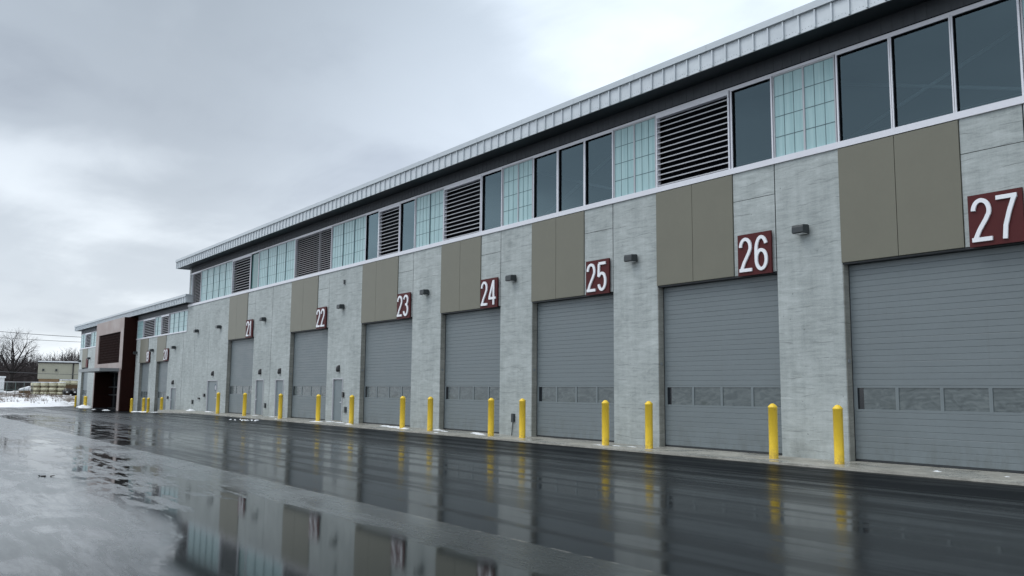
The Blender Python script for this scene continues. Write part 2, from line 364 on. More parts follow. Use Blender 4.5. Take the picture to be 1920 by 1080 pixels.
def thing(name, loc, label, cat, group=None):
    o = bpy.data.objects.new(name, None); COL.objects.link(o); o.location = loc; o.empty_display_size = .3
    return tag(o, label, cat, group)
def boxpart(name, x0, x1, y0, y1, z0, z1, m, parent, ch=0):
    b = MB(); b.box(x0, x1, y0, y1, z0, z1, 0, ch); return b.build(name, m, parent)

# ------------------------------------------------------------------ ground
def lerp(a, b, t): return a + (b-a)*t
def gz(x):
    pts = [(-400, -.50), (-118, -.50), (-83, -.48), (-73, -.27), (-62, -.05), (400, -.05)]
    for (a, za), (b, zb) in zip(pts, pts[1:]):
        if a <= x <= b: return lerp(za, zb, (x-a)/(b-a))
    return -.05
g = MB(); g.box(-1500, 900, -900, 1500, -3.0, -1.2); tag(g.build('ground', M_['ground']), kind='structure')
a = MB(); xs = [-120 + 2*i for i in range(31)] + [-50, -30, 0, 30, 80]
for x0, x1 in zip(xs, xs[1:]):
    a.quad((x0, -120, gz(x0)), (x1, -120, gz(x1)), (x1, 34, gz(x1)), (x0, 34, gz(x0)))
tag(a.build('asphalt_yard', M_['asphalt']), kind='structure')
ap = MB(); n = 40
xa = [-70.9 + (8.5+70.9)*i/n for i in range(n+1)]
ap.box(-70.9, 8.5, -1.9, .6, -.4, 0.0)
o = ap.build('concrete_apron', M_['apron']); tag(o, kind='structure')
# snowy field behind the yard: a ploughed bank that rises from the asphalt
def edge_x(y):
    if y < -2: return -104.7 - .55*(y+9) + .5*math.sin(y*.7)
    return lerp(-108.5, -116.2, min(1, (y+2)/2.2))
def snow_h(x, y):
    d = edge_x(y) - x
    base = -.56 + 1.12*min(1, max(0, d)/17)**.8
    nz = mnoise.noise(Vector((x*.22, y*.22, 1)))*.28 + mnoise.noise(Vector((x*.7, y*.7, 4)))*.13 + mnoise.noise(Vector((x*2, y*2, 9)))*.05
    return base + nz*min(1, max(0, d+.3)/2.2)
f = MB(); NX, NY = 110, 150
for j in range(NY+1):
    y = -60 + 110*j/NY
    for i in range(NX+1):
        t = i/NX; x = edge_x(y) - (t**1.8)*150
        f.v.append((x, y, snow_h(x, y) - (.25 if i == 0 else 0)))
for j in range(NY):
    for i in range(NX):
        k = j*(NX+1)+i; f.face((k, k+NX+1, k+NX+2, k+1), 0, True)
tag(f.build('snow_field', M_['field']), kind='structure')

# ------------------------------------------------------------------ the buildings
def wall_piece(b, x0, x1, z0, z1, gap=.011):
    b.box(x0+gap, x1-gap, 0, .26, z0, z1, 0, .012)
def seg_window_glass(parent, x0, x1, z0, z1, m='glass'):
    w = MB(); t = .028
    w.box(x0-.02, x0+t, -.03, .16, z0, z1); w.box(x1-t, x1+.02, -.03, .16, z0, z1)
    w.box(x0+t, x1-t, -.03, .16, z1-.05, z1)
    fr = w.build('window', M_['white'], parent)
    gk = MB(); gk.box(x0+t, x0+t+.014, .0, .09, z0, z1-.05); gk.box(x0+t+.014, x1-t, .0, .09, z1-.075, z1-.05)
    gk.build('gasket', M_['dark'], fr)
    p = MB(); p.quad((x0+t, .055, z0), (x1-t, .055, z0), (x1-t, .055, z1-.05), (x0+t, .055, z1-.05)); p.build('pane', M_[m], fr)
def seg_trans(parent, x0, x1, z0, z1, mull):
    fr = MB(); xs = [x0] + list(mull) + [x1]
    fr.box(x0, x0+.035, -.01, .1, z0, z1); fr.box(x1-.035, x1, -.01, .1, z0, z1); fr.box(x0+.035, x1-.035, -.01, .1, z1-.05, z1)
    for mx_ in mull: fr.box(mx_-.025, mx_+.025, -.015, .1, z0, z1-.05, 1 if x0 < -31 else 0)
    root = fr.build('translucent_window', [M_['slat'], M_['polyline']], parent)
    p = MB()
    for i, (a0, a1) in enumerate(zip(xs, xs[1:])):
        l = a0+(.035 if i == 0 else .025); r = a1-(.035 if i == len(xs)-2 else .025)
        p.box(l, r, .02, .09, z0, z1-.05)
        nc = max(1, round((r-l)/.33)); lw = .008
        for c in range(1, nc):
            xx = l+(r-l)*c/nc; p.box(xx-lw, xx+lw, .014, .03, z0+.02, z1-.06, 1)
        for c in range(1, 4):
            zz = z0+(z1-.05-z0)*c/4; p.box(l+.01, r-.01, .012, .03, zz-.009, zz+.009, 1)
    p.build('panel', [M_['poly'], M_['polyline']], root)
def seg_louver(parent, x0, x1, z0, z1, nb, joint=None, warm=False, hood=.12):
    fr = MB(); t = .05
    fr.box(x0, x0+t, -.04, .12, z0, z1); fr.box(x1-t, x1, -.04, .12, z0, z1); fr.box(x0+t, x1-t, -.04, .12, z1-hood, z1)
    root = fr.build('louvre', M_['white'], parent)
    b = MB(); b.box(x0+t, x1-t, .24, .26, z0, z1-hood, 1)
    pitch = (z1-hood-z0)/nb
    for i in range(nb):
        zb = z0 + pitch*i + pitch*.12; lip = .034 if nb < 15 else .022; dd_ = .15 if nb < 15 else .08; dz = pitch*.46
        b.xprism([(-.025, zb), (-.025, zb+lip), (dd_, zb+dz+.016), (dd_, zb+dz)], x0+t, x1-t)
    if joint: b.box(joint-.012, joint+.012, -.03, .1, z0, z1-hood)
    b.build('blades', [M_['slatw' if warm else 'slat'], M_['dark']], root)

def garage_door(parent, x0, x1, z0, z1, y=.26):
    """ribbed sectional door; y is its face"""
    g = MB(); d = .009; win0, win1 = z0+1.31, z0+1.85
    def ribs(za, zb, cnt):
        h = (zb-za)/cnt
        for i in range(cnt):
            a0, b0 = za+h*i, za+h*(i+1); sec = .010 if i % 4 == 3 else .006
            g.xprism([(y, a0+sec), (y+d, a0), (y+.04, a0), (y+.04, b0), (y+d, b0), (y, b0-sec-.004)], x0, x1)
    ribs(z0+.05, win0-.06, 8); ribs(win1+.06, z1, round((z1-win1-.06)/.152))
    W_ = x1-x0; mg, ml = .10, .085; pw = (W_-2*mg-3*ml)/4
    g.box(x0, x1, y-.002, y+.04, win0-.06, win0); g.box(x0, x1, y-.002, y+.04, win1, win1+.06)
    cur = x0; panes = []
    g.box(x0, x0+mg, y-.002, y+.04, win0, win1); cur = x0+mg
    for i in range(4):
        panes.append((cur, cur+pw)); nx = cur+pw
        g.box(nx, nx+(ml if i < 3 else mg), y-.002, y+.04, win0, win1); cur = nx+ml
    door = g.build('garage_door', M_['door'], parent)
    s = MB(); s.box(x0, x1, y-.004, y+.03, z0, z0+.05); s.build('bottom_seal', M_['doorframe'], door)
    for i, (a0, b0) in enumerate(panes):
        p = MB(); c = a0
        if i == 0: p.box(a0, a0+.17, y+.018, y+.03, win0, win1, 1); c = a0+.17  # left strip coloured dark for the shadowed interior behind the pane
        p.box(c, b0, y+.018, y+.03, win0, win1, 0)
        p.build('pane', [M_['pane'], M_['panedark']], door)
    return door
def man_door(parent, x0, x1, z1, zb=.02, knob_left=False, card=False, ring=False):
    f = MB(); t = .05
    f.box(x0, x0+t, -.03, .12, zb, z1); f.box(x1-t, x1, -.03, .12, zb, z1); f.box(x0+t, x1-t, -.03, .12, z1-t, z1); f.box(x0-.01, x1+.01, -.05, .1, zb-.03, zb+.03, 1)
    d = MB(); d.box(x0+t, x1-t, .045, .09, zb+.04, z1-t-.004)
    dr = d.build('side_door', M_['mandoor'], parent)
    f.build('frame', [M_['slat'], M_['apron']], dr)
    hx = x0+t+.09 if knob_left else x1-t-.09
    h = MB(); h.lathe([(.03, 0), (.032, .01), (.012, .02), (.012, .06), (.03, .065), (.034, .085), (.02, .10)], 12)
    s_ = 1 if knob_left else -1
    h.v = [(v[0]+hx, .045-v[2], v[1]+zb+1.0) for v in h.v]
    h.box(hx, hx+.12*s_, -.055, -.04, zb+.99, zb+1.012) if s_ > 0 else h.box(hx-.12, hx, -.055, -.04, zb+.99, zb+1.012)
    h.build('handle', M_['white'], dr)
    if ring:
        r = MB(); cxr, czr = x1-.55, zb+1.72
        for i in range(24):
            a0, a1 = 2*math.pi*i/24, 2*math.pi*(i+1)/24
            for (ra, rb, mm, yy) in ((.17, .26, 0, .040), (0, .17, 1, .041)):
                r.quad((cxr+ra*math.cos(a0), yy, czr+ra*math.sin(a0)), (cxr+rb*math.cos(a0), yy, czr+rb*math.sin(a0)), (cxr+rb*math.cos(a1), yy, czr+rb*math.sin(a1)), (cxr+ra*math.cos(a1), yy, czr+ra*math.sin(a1)), mm)
        r.build('round_emblem', [M_['blue'], M_['slat']], dr)

def roof_edge(parent, x0, x1, yo, zs_wall, zs_out, zf, zcap, depth, sp=.49, band_z=None, rivets=True, xcut=None):
    f = MB(); f.box(x0, x1, yo, yo+.04, zs_out, zf)
    nrib = int((x1-x0)/sp)
    for i in range(nrib+1):
        x = x1 - .25 - i*sp
        if x < x0+.01: break
        f.box(x-.02, x+.02, yo-.055, yo, zs_out+.012, zf-.01)
    if rivets:
        for i in range(nrib):
            x = x1 - .25 - i*sp
            if x < -42: break
            for k in (.12, .215, .31, .40):
                if x-k > x0: f.box(x-k-.006, x-k+.006, yo-.004, yo, zs_out+.085+.02*((k*100) % 2 > 1), zs_out+.097+.02*((k*100) % 2 > 1), 1)
    f.box(x0-.02, x0+.02, yo-.03, depth, zs_out, zf)
    f.box(x1-.02, x1+.02, yo-.03, .6 if x1 < -60 else depth, zs_out, zf)
    f.build('fascia', [M_['galv'], M_['soffit']], parent)
    c = MB(); x = x1+.05; seg = 3.0
    while x > x0:
        xn = max(x0-.05, x-seg); c.box(xn+.004, x-.004, yo-.09, yo+.25, zf, zcap); x = xn
    c.build('roof_trim', M_['cap'], parent)
    s = MB(); s.quad((x0, yo+.04, zs_out+.004), (x1, yo+.04, zs_out+.004), (x1, .0, zs_wall), (x0, .0, zs_wall))
    s.quad((x0, 0, zs_wall), (x1, 0, zs_wall), (x1, .5, zs_wall+.07), (x0, .5, zs_wall+.07)); s.build('soffit', M_['soffit'], parent)
    r = MB(); r.xprism([(yo+.2, zcap-.03), (yo+.2, zcap-.18), (depth, zcap+.42), (depth, zcap+.6)], x0, x1); r.build('roof', M_['cap'], parent)
def corrug(parent, x0, x1, z0, z1):
    c = MB(); x = x0; c.box(x0, x1, .03, .1, z0, z1)
    while x+.3 < x1: c.box(x, x+.16, .022, .03, z0, z1); x += .30
    c.build('upper_cladding', M_['band'], parent)

def arc(cx_, cy_, rx, ry, a0, a1, n=18):
    return [(cx_+rx*math.cos(math.radians(a0+(a1-a0)*i/n)), cy_+ry*math.sin(math.radians(a0+(a1-a0)*i/n))) for i in range(n+1)]
def digit_paths(c, w, t):
    """centre lines of narrow grotesque numerals; w wide, 1 high, t stroke"""
    h = t/2; l, r, m = h, w-h, w/2; rx = (w-t)/2
    if c == '0': return [(arc(m, .5, rx, .5-h, 90, 450, 48), True)]
    if c == '1': return [([(r, 0), (r, 1)], False), ([(r-h*.2, .93), (r-w*.20, .80), (l-.02, .74)], False)]
    if c == '2': return [(arc(m, 1-h-.235, rx, .235, 178, -22, 26) + [(m+rx*.55, .50), (m-rx*.30, .27), (l+.02, h)], False), ([(l-h, h), (w, h)], False)]
    if c == '3': return [(arc(m, 1-h-.21, rx*.95, .21, 165, -78, 24) + [(m-.03, .545)], False), ([(m-.03, .545)] + arc(m, h+.245, rx, .255, 82, -165, 26), False)]
    if c == '4': return [([(w*.74, 0), (w*.74, 1)], False), ([(w*.70, .97), (l-.01, .30)], False), ([(0, .27), (w+.03, .27)], False)]
    if c == '5': return [([(w*.93, 1-h), (w*.16, 1-h)], False), ([(w*.18, 1-h), (l+.005, .50)], False), ([(l+.005, .505)] + arc(m, h+.275, rx, .285, 128, -160, 28), False)]
    if c == '6': return [(arc(m, h+.26, rx, .27, 0, 360, 40), True), ([(l, h+.26)] + arc(m+.01, .58, rx+.01, .42-h, 180, 28, 26), False)]
    if c == '7': return [([(0, 1-h), (w, 1-h)], False), ([(r, 1-h), (w*.62, .62), (w*.42, .30), (w*.36, 0)], False)]
    if c == '9': return [(arc(m, 1-h-.26, rx, .27, 0, 360, 40), True), ([(r, 1-h-.26)] + arc(m-.01, .42, rx+.01, .42-h, 0, -152, 26), False)]
def digit_mesh(c, x0, z0, w, h, y0, y1):
    b = MB(); t = .155
    for k, (pts, closed) in enumerate(digit_paths(c, w/h, t*.62*1.0)):
        tt = t*.62; n = len(pts); L_, R_ = [], []
        for i, p in enumerate(pts):
            q0 = pts[(i-1) % (n-1)] if closed else pts[max(0, i-1)]; q1 = pts[(i+1) % (n-1)] if closed and i == n-1 else pts[min(n-1, i+1)]
            if closed and i == 0: q0 = pts[n-2]
            if closed and i == n-1: q1 = pts[1]
            d = Vector((q1[0]-q0[0], q1[1]-q0[1])).normalized(); nx_, nz_ = -d.y*tt/2, d.x*tt/2
            L_.append((p[0]+nx_, p[1]+nz_)); R_.append((p[0]-nx_, p[1]-nz_))
        yy = y0 - .0006*k; base = len(b.v)
        for pl in (L_, R_):
            for p in pl: b.v.append((x0+p[0]*h, yy, z0+p[1]*h))
        for pl in (L_, R_):
            for p in pl: b.v.append((x0+p[0]*h, y1, z0+p[1]*h))
        for i in range(n-1):
            b.face((base+i, base+n+i, base+n+i+1, base+i+1)); b.face((base+i+1, base+2*n+i+1, base+2*n+i, base+i)); b.face((base+n+i, base+3*n+i, base+3*n+i+1, base+n+i+1)); b.face((base+2*n+i, base+2*n+i+1, base+3*n+i+1, base+3*n+i))
        if not closed: b.face((base, base+2*n, base+3*n, base+n)); b.face((base+n-1, base+2*n-1, base+4*n-1, base+3*n-1))
    return b
def number_sign(x0, x1, z0, z1, text, label):
    t = thing('number_sign', ((x0+x1)/2, -.05, z0), label, 'number sign', 'door number signs above the bays')
    w, h = x1-x0, z1-z0
    p = MB(); p.box(-w/2, w/2, -.06, 0, 0, h); p.box(-w/2+.08, w/2-.08, 0, .049, .1, h-.1, 1); p.build('plate', [M_['red'], M_['dark']], t)
    if text:
        gap = .095*w
        ws = [.45*w/1.2 if c != '1' else .23*w/1.2 for c in text]
        tot = sum(ws)+gap*(len(text)-1); x = -tot/2 - .01
        for c, wc in zip(text, ws):
            digit_mesh(c, x, h*.085, wc, h*.83, -.105, -.062).build('numeral', M_['digit'], t); x += wc+gap
    return t
def wall_lamp_mesh():
    b = MB()
    # tapered flood housing seen from the side: arm plate, body, visor
    b.box(-.10, .10, -.05, 0, -.09, .09, 0)
    b.xprism([(-.05, -.12), (-.05, .11), (-.09, .13), (-.31, .11), (-.33, .05), (-.33, -.09), (-.29, -.11)], -.175, .175, 0)
    l = MB(); l.box(-.15, .15, -.28, -.09, -.128, -.119)
    return b.mesh('housing', [M_['pack']]), l.mesh('lens', [M_['lens']])
LH, LL = wall_lamp_mesh()
def wall_lamp(x, z, label):
    t = thing('wall_lamp', (x, 0, z), label, 'wall lamp', 'square flood lamps along the facade')
    for nm, me in (('housing', LH), ('lens', LL)):
        o = bpy.data.objects.new(nm, me); COL.objects.link(o); o.parent = t
def door_lamp_mesh():
    b = MB(); n = 14
    rings = [(.17, .05), (.15, .10), (.09, .135), (.0, .15), (-.12, .15), (-.17, .13)]
    for z, r in rings:
        for i in range(n+1):
            a = math.pi*i/n; b.v.append((r*math.cos(a)*.8, -max(.02, r*1.15)*math.sin(a), z))
    for k in range(len(rings)-1):
        for i in range(n):
            q = k*(n+1)+i; b.face((q, q+n+1, q+n+2, q+1), 0, True)
    b.box(-.11, .11, -.02, 0, -.18, .18)
    l = MB(); rings = [(-.02, .10), (-.20, .11), (-.23, .06)]
    for z, r in rings:
        for i in range(n+1):
            a = math.pi*i/n; l.v.append((r*math.cos(a)*.8, -r*1.0*math.sin(a)-.01, z))
    for k in range(len(rings)-1):
        for i in range(n):
            q = k*(n+1)+i; l.face((q, q+n+1, q+n+2, q+1), 0, True)
    return b.mesh('hood', [M_['black']]), l.mesh('lens', [M_['lens']])
DH, DL = door_lamp_mesh()
def door_lamp(x, z, label):
    t = thing('door_lamp', (x, 0, z), label, 'wall lamp', 'black hooded lamps over the side doors')
    for nm, me in (('hood', DH), ('lens', DL)):
        o = bpy.data.objects.new(nm, me); COL.objects.link(o); o.parent = t
def wbox(name, x, z, w, h, d, m, label, cat='outlet box', conduit=False):
    b = MB(); b.box(x-w/2, x+w/2, -d, 0, z-h/2, z+h/2); b.box(x-w/2-.012, x+w/2+.012, -d-.015, -d, z-h/2-.012, z+h/2+.012)
    if conduit: b.tube((x-.05, -.03, z-h/2), (x-.12, -.03, .0), .014, .014, 8)
    tag(b.build(name, m), label, cat)

# --- tall hall
hall = thing('maintenance_hall', (-31, 0, 0), 'long tall grey concrete garage hall with clerestory windows and numbered bays', 'building'); WORLD.add(hall.name)
LX = {21: -60.90, 22: -49.67, 23: -40.32, 24: -32.62, 25: -26.04, 26: -19.46, 27: -12.86, 28: -6.25, 29: .35}
JX = {21: -59.3, 22: -47.9, 23: -38.79, 24: -31.08, 25: -24.57, 26: -17.93, 27: -11.30, 28: -4.7, 29: 1.9}
RX = {21: -57.20, 22: -45.84, 23: -36.56, 24: -29.50, 25: -23.0, 26: -16.36, 27: -9.70, 28: -3.1, 29: 3.5}
WX = {21: -55.79, 22: -44.33, 23: -35.12, 24: -28.10, 25: -21.52, 26: -14.88, 27: -8.28, 28: -1.65, 29: 4.95}
HEAD, SILL = 5.084, 8.13
doors_in = [(-65.0, -62.75, 2.28), (-55.05, -53.70, 2.28), (-51.68, -50.38, 2.27), (-43.47, -42.25, 2.28)]
def pier(parent, x0, x1, joints, zt, zb):
    xs = [x0] + joints + [x1]
    for a0, a1 in zip(xs, xs[1:]):
        b = MB(); g0 = .022 if a0 in joints else 0; g1 = .022 if a1 in joints else 0
        dd = [d for d in doors_in if a0 <= d[0] and d[1] <= a1]
        if dd:
            d = dd[0]
            b.box(a0+g0, d[0], 0, .27, zb, zt, 0); b.box(d[1], a1-g1, 0, .27, zb, zt, 0); b.box(d[0], d[1], 0, .27, d[2], zt, 0)
            b.box(d[0], d[1], .1, .27, zb, d[2], 0)
        else: b.box(a0+g0, a1-g1, 0, .27, zb, zt, 0, .012)
        b.build('pier', M_['concrete'], parent)
    for j in joints: boxpart('joint', j-.022, j+.022, .03, .2, zb, zt, M_['dark'], parent)
pier(hall, -70.9, LX[21], [-68.70, -64.0-1.25], SILL, -.6)
pier(hall, WX[21], LX[22], [-52.73], SILL, -.6)
for n_ in range(22, 29): pier(hall, WX[n_], LX[n_+1], [], SILL, -.6)
pier(hall, WX[29], 7.0, [], SILL, -.6)
for n_ in range(21, 30):
    l, j, r, w = LX[n_], JX[n_], RX[n_], WX[n_]
    b = MB(); b.box(l+.006, j-.008, -.035, .2, HEAD, SILL-.02); b.box(j+.008, r-.006, -.035, .2, HEAD, SILL-.02); b.build('wall_panel', M_['tan'], hall)
    boxpart('panel_joint', j-.008, j+.008, -.01, .2, HEAD, SILL-.02, M_['dark'], hall)
    b = MB(); zm = 7.28
    b.box(r+.008, w-.024, 0, .26, HEAD, zm-.008, 0); b.box(r+.008, w-.024, 0, .26, zm+.008, SILL, 0); b.box(r+.02, w, .02, .26, HEAD+.01, SILL-.01, 1)
    b.build('concrete_lintel', [M_['concrete'], M_['dark']], hall)
    b = MB(); b.box(l, w, .02, .30, HEAD-.05, HEAD-.001); b.box(l, l+.03, .245, .30, 0, HEAD-.05); b.build('door_trim', M_['doorframe'], hall)
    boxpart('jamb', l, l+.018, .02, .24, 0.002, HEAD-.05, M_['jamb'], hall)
    garage_door(hall, l+.03, w+.02, 0.005, HEAD-.05)
man_door(hall, -65.0, -62.75, 2.28, ring=True)
man_door(hall, -55.05, -53.70, 2.28, knob_left=True)
man_door(hall, -51.68, -50.38, 2.27)
man_door(hall, -43.47, -42.25, 2.28)
ZG0, ZG1 = 8.29, 10.72
b = MB(); b.box(-70.9, 7.0, -.05, .2, SILL, 8.30); b.build('window_sill', M_['white'], hall)
b = MB(); b.box(-70.9, 7.0, -.02, .2, ZG1, ZG1+.07); b.box(-70.9, 7.0, .0, .2, ZG1+.07, ZG1+.11, 1); b.build('window_head', [M_['white'], M_['dark']], hall)
corrug(hall, -70.5, 7.0, ZG1+.11, 11.28)
boxpart('corner_post', -70.9, -70.5, .0, .3, 8.30, 11.28, M_['wallgrey'], hall)
segs = [(-70.45, -70.12, 'T', []), (-70.12, -67.8, 'V', 20), (-67.8, -60.62, 'T', [-66.36, -64.89, -63.52, -62.15]), (-60.62, -56.98, 'V', 13), (-56.92, -55.45, 'K', 0),
        (-55.42, -49.4, 'T', [-53.87, -52.37, -50.89]), (-49.38, -44.22, 'V', 20, -45.88), (-44.18, -40.12, 'T', [-42.8, -41.45]), (-40.10, -38.70, 'G'), (-38.66, -36.52, 'V', 13), (-36.48, -35.06, 'G'),
        (-35.0, -32.54, 'T', [-33.72]), (-32.50, -29.55, 'V', 13), (-29.50, -28.06, 'G'), (-28.0, -26.04, 'T', [-26.97]), (-25.97, -24.52, 'G'), (-24.47, -23.00, 'G'), (-22.96, -21.50, 'G'),
        (-21.46, -19.47, 'T', [-20.46]), (-19.43, -16.42, 'V', 13), (-16.35, -14.90, 'G'), (-14.86, -12.88, 'T', [-13.86]), (-12.82, -11.32, 'G'), (-11.29, -9.77, 'G'), (-9.74, -8.24, 'G'),
        (-8.2, -6.25, 'T', [-7.2]), (-6.2, -3.2, 'V', 13), (-3.1, -1.7, 'G'), (-1.65, .35, 'T', [-.65]), (.4, 1.9, 'G'), (1.95, 3.4, 'G'), (3.45, 4.95, 'G'), (5.0, 7.0, 'T', [6.0])]
def clere(parent, segs, z0, z1):
    for s in segs:
        if s[2] == 'T': seg_trans(parent, s[0], s[1], z0, z1, s[3])
        elif s[2] == 'V': seg_louver(parent, s[0], s[1], z0, z1, s[3], s[4] if len(s) > 4 else None, s[3] > 15, .07 if s[3] > 15 else .13)
        elif s[2] == 'G': seg_window_glass(parent, s[0], s[1], z0, z1)
        elif s[2] == 'K': seg_window_glass(parent, s[0], s[1], z0, z1, 'tealglass')
clere(hall, segs, 8.30, ZG1)
roof_edge(hall, -71.25, 7.6, -1.0, 11.28, 11.16, 11.67, 11.86, 30)
for nm, args in (('side_wall', (-70.9, -70.65, .31, 30, -.6, 11.3)), ('side_wall', (6.8, 7.0, .31, 30, -.6, 11.3)), ('rear_wall', (-70.65, 6.8, 29.7, 30, -.6, 11.6)), ('inner_wall', (-70.6, 6.75, 9.0, 9.2, .1, 11.35))):
    x0, x1, y0, y1, z0, z1 = args
    boxpart(nm, x0, x1, y0, y1, z0, z1, M_['interior' if nm == 'inner_wall' else 'concrete'], hall)
boxpart('inner_ceiling', -70.6, 6.75, .5, 9.0, 11.37, 11.42, M_['interior'], hall)
boxpart('inner_floor', -70.6, 6.75, .35, 9.0, .03, .05, M_['interior'], hall)
for (xa_, za), (xb, zb) in (((-15.2, 8.75), (-8.2, 11.50)), ((-15.6, 11.45), (-8.0, 8.9)), ((-28.6, 9.05), (-23.6, 11.1)), ((-29.5, 11.35), (-23.3, 9.2))):
    b = MB(); b.tube((xa_, 2.5, min(za, 11.3)), (xb, 2.5, min(zb, 11.3)), .05, .05, 8); b.build('brace', M_['brace'], hall)

# --- low wing
wing = thing('office_wing', (-93, 0, -.5), 'lower concrete wing with brown entrance portal and canopy at the far end', 'building'); WORLD.add(wing.name)
H2, S2 = 3.97, 6.16
doors_in = [(-74.55, -73.15, 1.72)]
pier(wing, -87.0, -85.42, [], S2, -1.0)
pier(wing, -81.96, -79.59, [-81.15], S2, -1.0)
pier(wing, -75.93, -70.92, [-75.31, -71.74], S2, -1.0)
doors_in = []
pier(wing, -114.4, -112.6, [], S2, -1.0)
pier(wing, -108.9, -99.5, [-107.4], S2, -1.0)
for l, r, w in ((-85.42, -82.58, -81.96), (-79.59, -76.75, -75.93), (-112.6, -109.7, -108.9)):
    boxpart('wall_panel', l+.006, r-.006, -.035, .2, H2, S2-.02, M_['tan'], wing)
    boxpart('concrete_lintel', r+.006, w-.01, 0, .26, H2, S2, M_['concrete'], wing)
    b = MB(); b.box(l, w, .02, .30, H2-.05, H2-.001); b.build('door_trim', M_['doorframe'], wing)
    boxpart('jamb', l, l+.018, .02, .24, -.55, H2-.05, M_['jamb'], wing)
    garage_door(wing, l+.03, w+.02, -.50, H2-.05)
man_door(wing, -74.55, -73.15, 1.72, zb=-.28, knob_left=True)
for xa_, xb in ((-114.4, -99.5), (-87.0, -70.92)): boxpart('window_sill', xa_, xb, -.05, .2, S2, S2+.10, M_['white'], wing)
for xa_, xb in ((-114.4, -99.5), (-87.0, -70.92)): boxpart('window_head', xa_, xb, -.02, .2, 7.92, 7.97, M_['slat'], wing)
corrug(wing, -114.4, -99.5, 7.97, 8.42); corrug(wing, -87.0, -70.92, 7.97, 8.42)
clere(wing, [(-114.1, -111.5, 'T', [-112.7]), (-111.5, -108.3, 'V', 9), (-108.2, -99.5, 'T', [-106.6, -105.2, -103.8, -102.4, -101.0]),
             (-87.0, -84.78, 'T', []), (-84.75, -80.69, 'V', 10), (-80.66, -78.68, 'T', [-79.86]), (-78.66, -76.25, 'V', 10), (-75.95, -70.95, 'T', [-74.78, -73.39, -71.96])], S2+.10, 7.92)
roof_edge(wing, -115.6, -69.8, -.5, 8.44, 8.40, 8.86, 9.05, 24, rivets=False)
for x0, x1, y0, y1 in ((-114.4, -114.15, .31, 24), (-114.15, -71.2, 23.7, 24)):
    boxpart('rear_wall', x0, x1, y0, y1, -1, 8.5, M_['concrete'], wing)
boxpart('inner_wall', -114.1, -71.0, 6.0, 6.2, -.9, 8.4, M_['interior'], wing)
# portal
YP = -1.15
b = MB()
b.box(-99.5, -87.25, YP, .0, 7.0, 8.30); b.box(-99.5, -98.1, YP, .0, 3.35, 7.0); b.box(-88.5, -87.25, YP, .0, 3.35, 7.0)
b.box(-98.1, -88.5, YP, 0, 3.35, 4.05)
b.box(-99.5, -99.1, YP, 0, -1, 3.35); b.box(-88.45, -87.55, YP, .0, -1, 3.35)
po = b.build('entrance_portal', M_['rust'], wing)
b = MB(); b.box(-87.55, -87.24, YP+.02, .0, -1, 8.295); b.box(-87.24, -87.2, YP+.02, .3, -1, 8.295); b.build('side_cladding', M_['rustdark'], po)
b = MB()      # perforated metal screen
x = -98.05
while x < -88.55: b.box(x, x+.10, YP+.10, YP+.14, 4.05, 7.0); x += .30
z = 4.1
while z < 7.0: b.box(-98.1, -88.5, YP+.14, YP+.17, z, z+.09); z += .34
b.box(-98.1, -88.5, YP+.3, YP+.33, 4.05, 7.0, 1)
for k_ in range(31):
    for j_ in range(11):
        if (k_+j_) % 2: b.box(-98.05+k_*.3+.10, -98.05+k_*.3+.27, YP+.11, YP+.13, 4.1+j_*.26, 4.1+j_*.26+.12)
b.build('metal_screen', [M_['rustdark'], M_['dark']], po)
b = MB(); b.box(-98.4, -88.2, -2.85, YP, 3.42, 3.50); b.box(-98.4, -88.2, -2.85, -2.77, 3.20, 3.42); b.box(-88.28, -88.2, -2.77, YP, 3.20, 3.42); b.box(-98.4, -98.32, -2.77, YP, 3.2, 3.42); b.box(-98.32, -88.28, -2.77, YP, 3.22, 3.26)
b.build('canopy', M_['wallgrey'], wing)
b = MB(); b.box(-99.1, -88.45, .6, .7, -.9, 3.35, 1)
for xx in (-99.1, -96.4, -93.7, -91.0, -88.6): b.box(xx, xx+.07, .22, .35, -.5, 3.3)
for zz in (-.45, .9, 1.7, 3.2): b.box(-99.0, -88.5, .24, .34, zz, zz+.07)
b.build('entrance_glazing', [M_['pack'], M_['panedark']], wing)
boxpart('portal_shade_slab', -99.1, -98.98, YP+.03, .6, -1, 3.30, M_['rustdark'], wing); boxpart('portal_shade_slab', -98.98, -88.45, YP+.03, .6, 3.30, 3.35, M_['rustdark'], wing)  # added dark slabs stand in for the shade inside the opening
boxpart('entrance_step', -98.98, -88.45, -1.1, .6, -.9, -.42, M_['dark'], wing)
boxpart('entrance_side', -88.45, -88.40, YP+.3, .35, .8, .9, M_['slat'], wing)
boxpart('entrance_side', -88.45, -88.40, YP+.3, .35, 1.5, 1.6, M_['slat'], wing)
for xa_, xb in ((-99.5, -99.3), (-87.25, -87.02)): boxpart('portal_return', xa_, xb, 0, 1.0, -1, 8.3, M_['rustdark'], po)

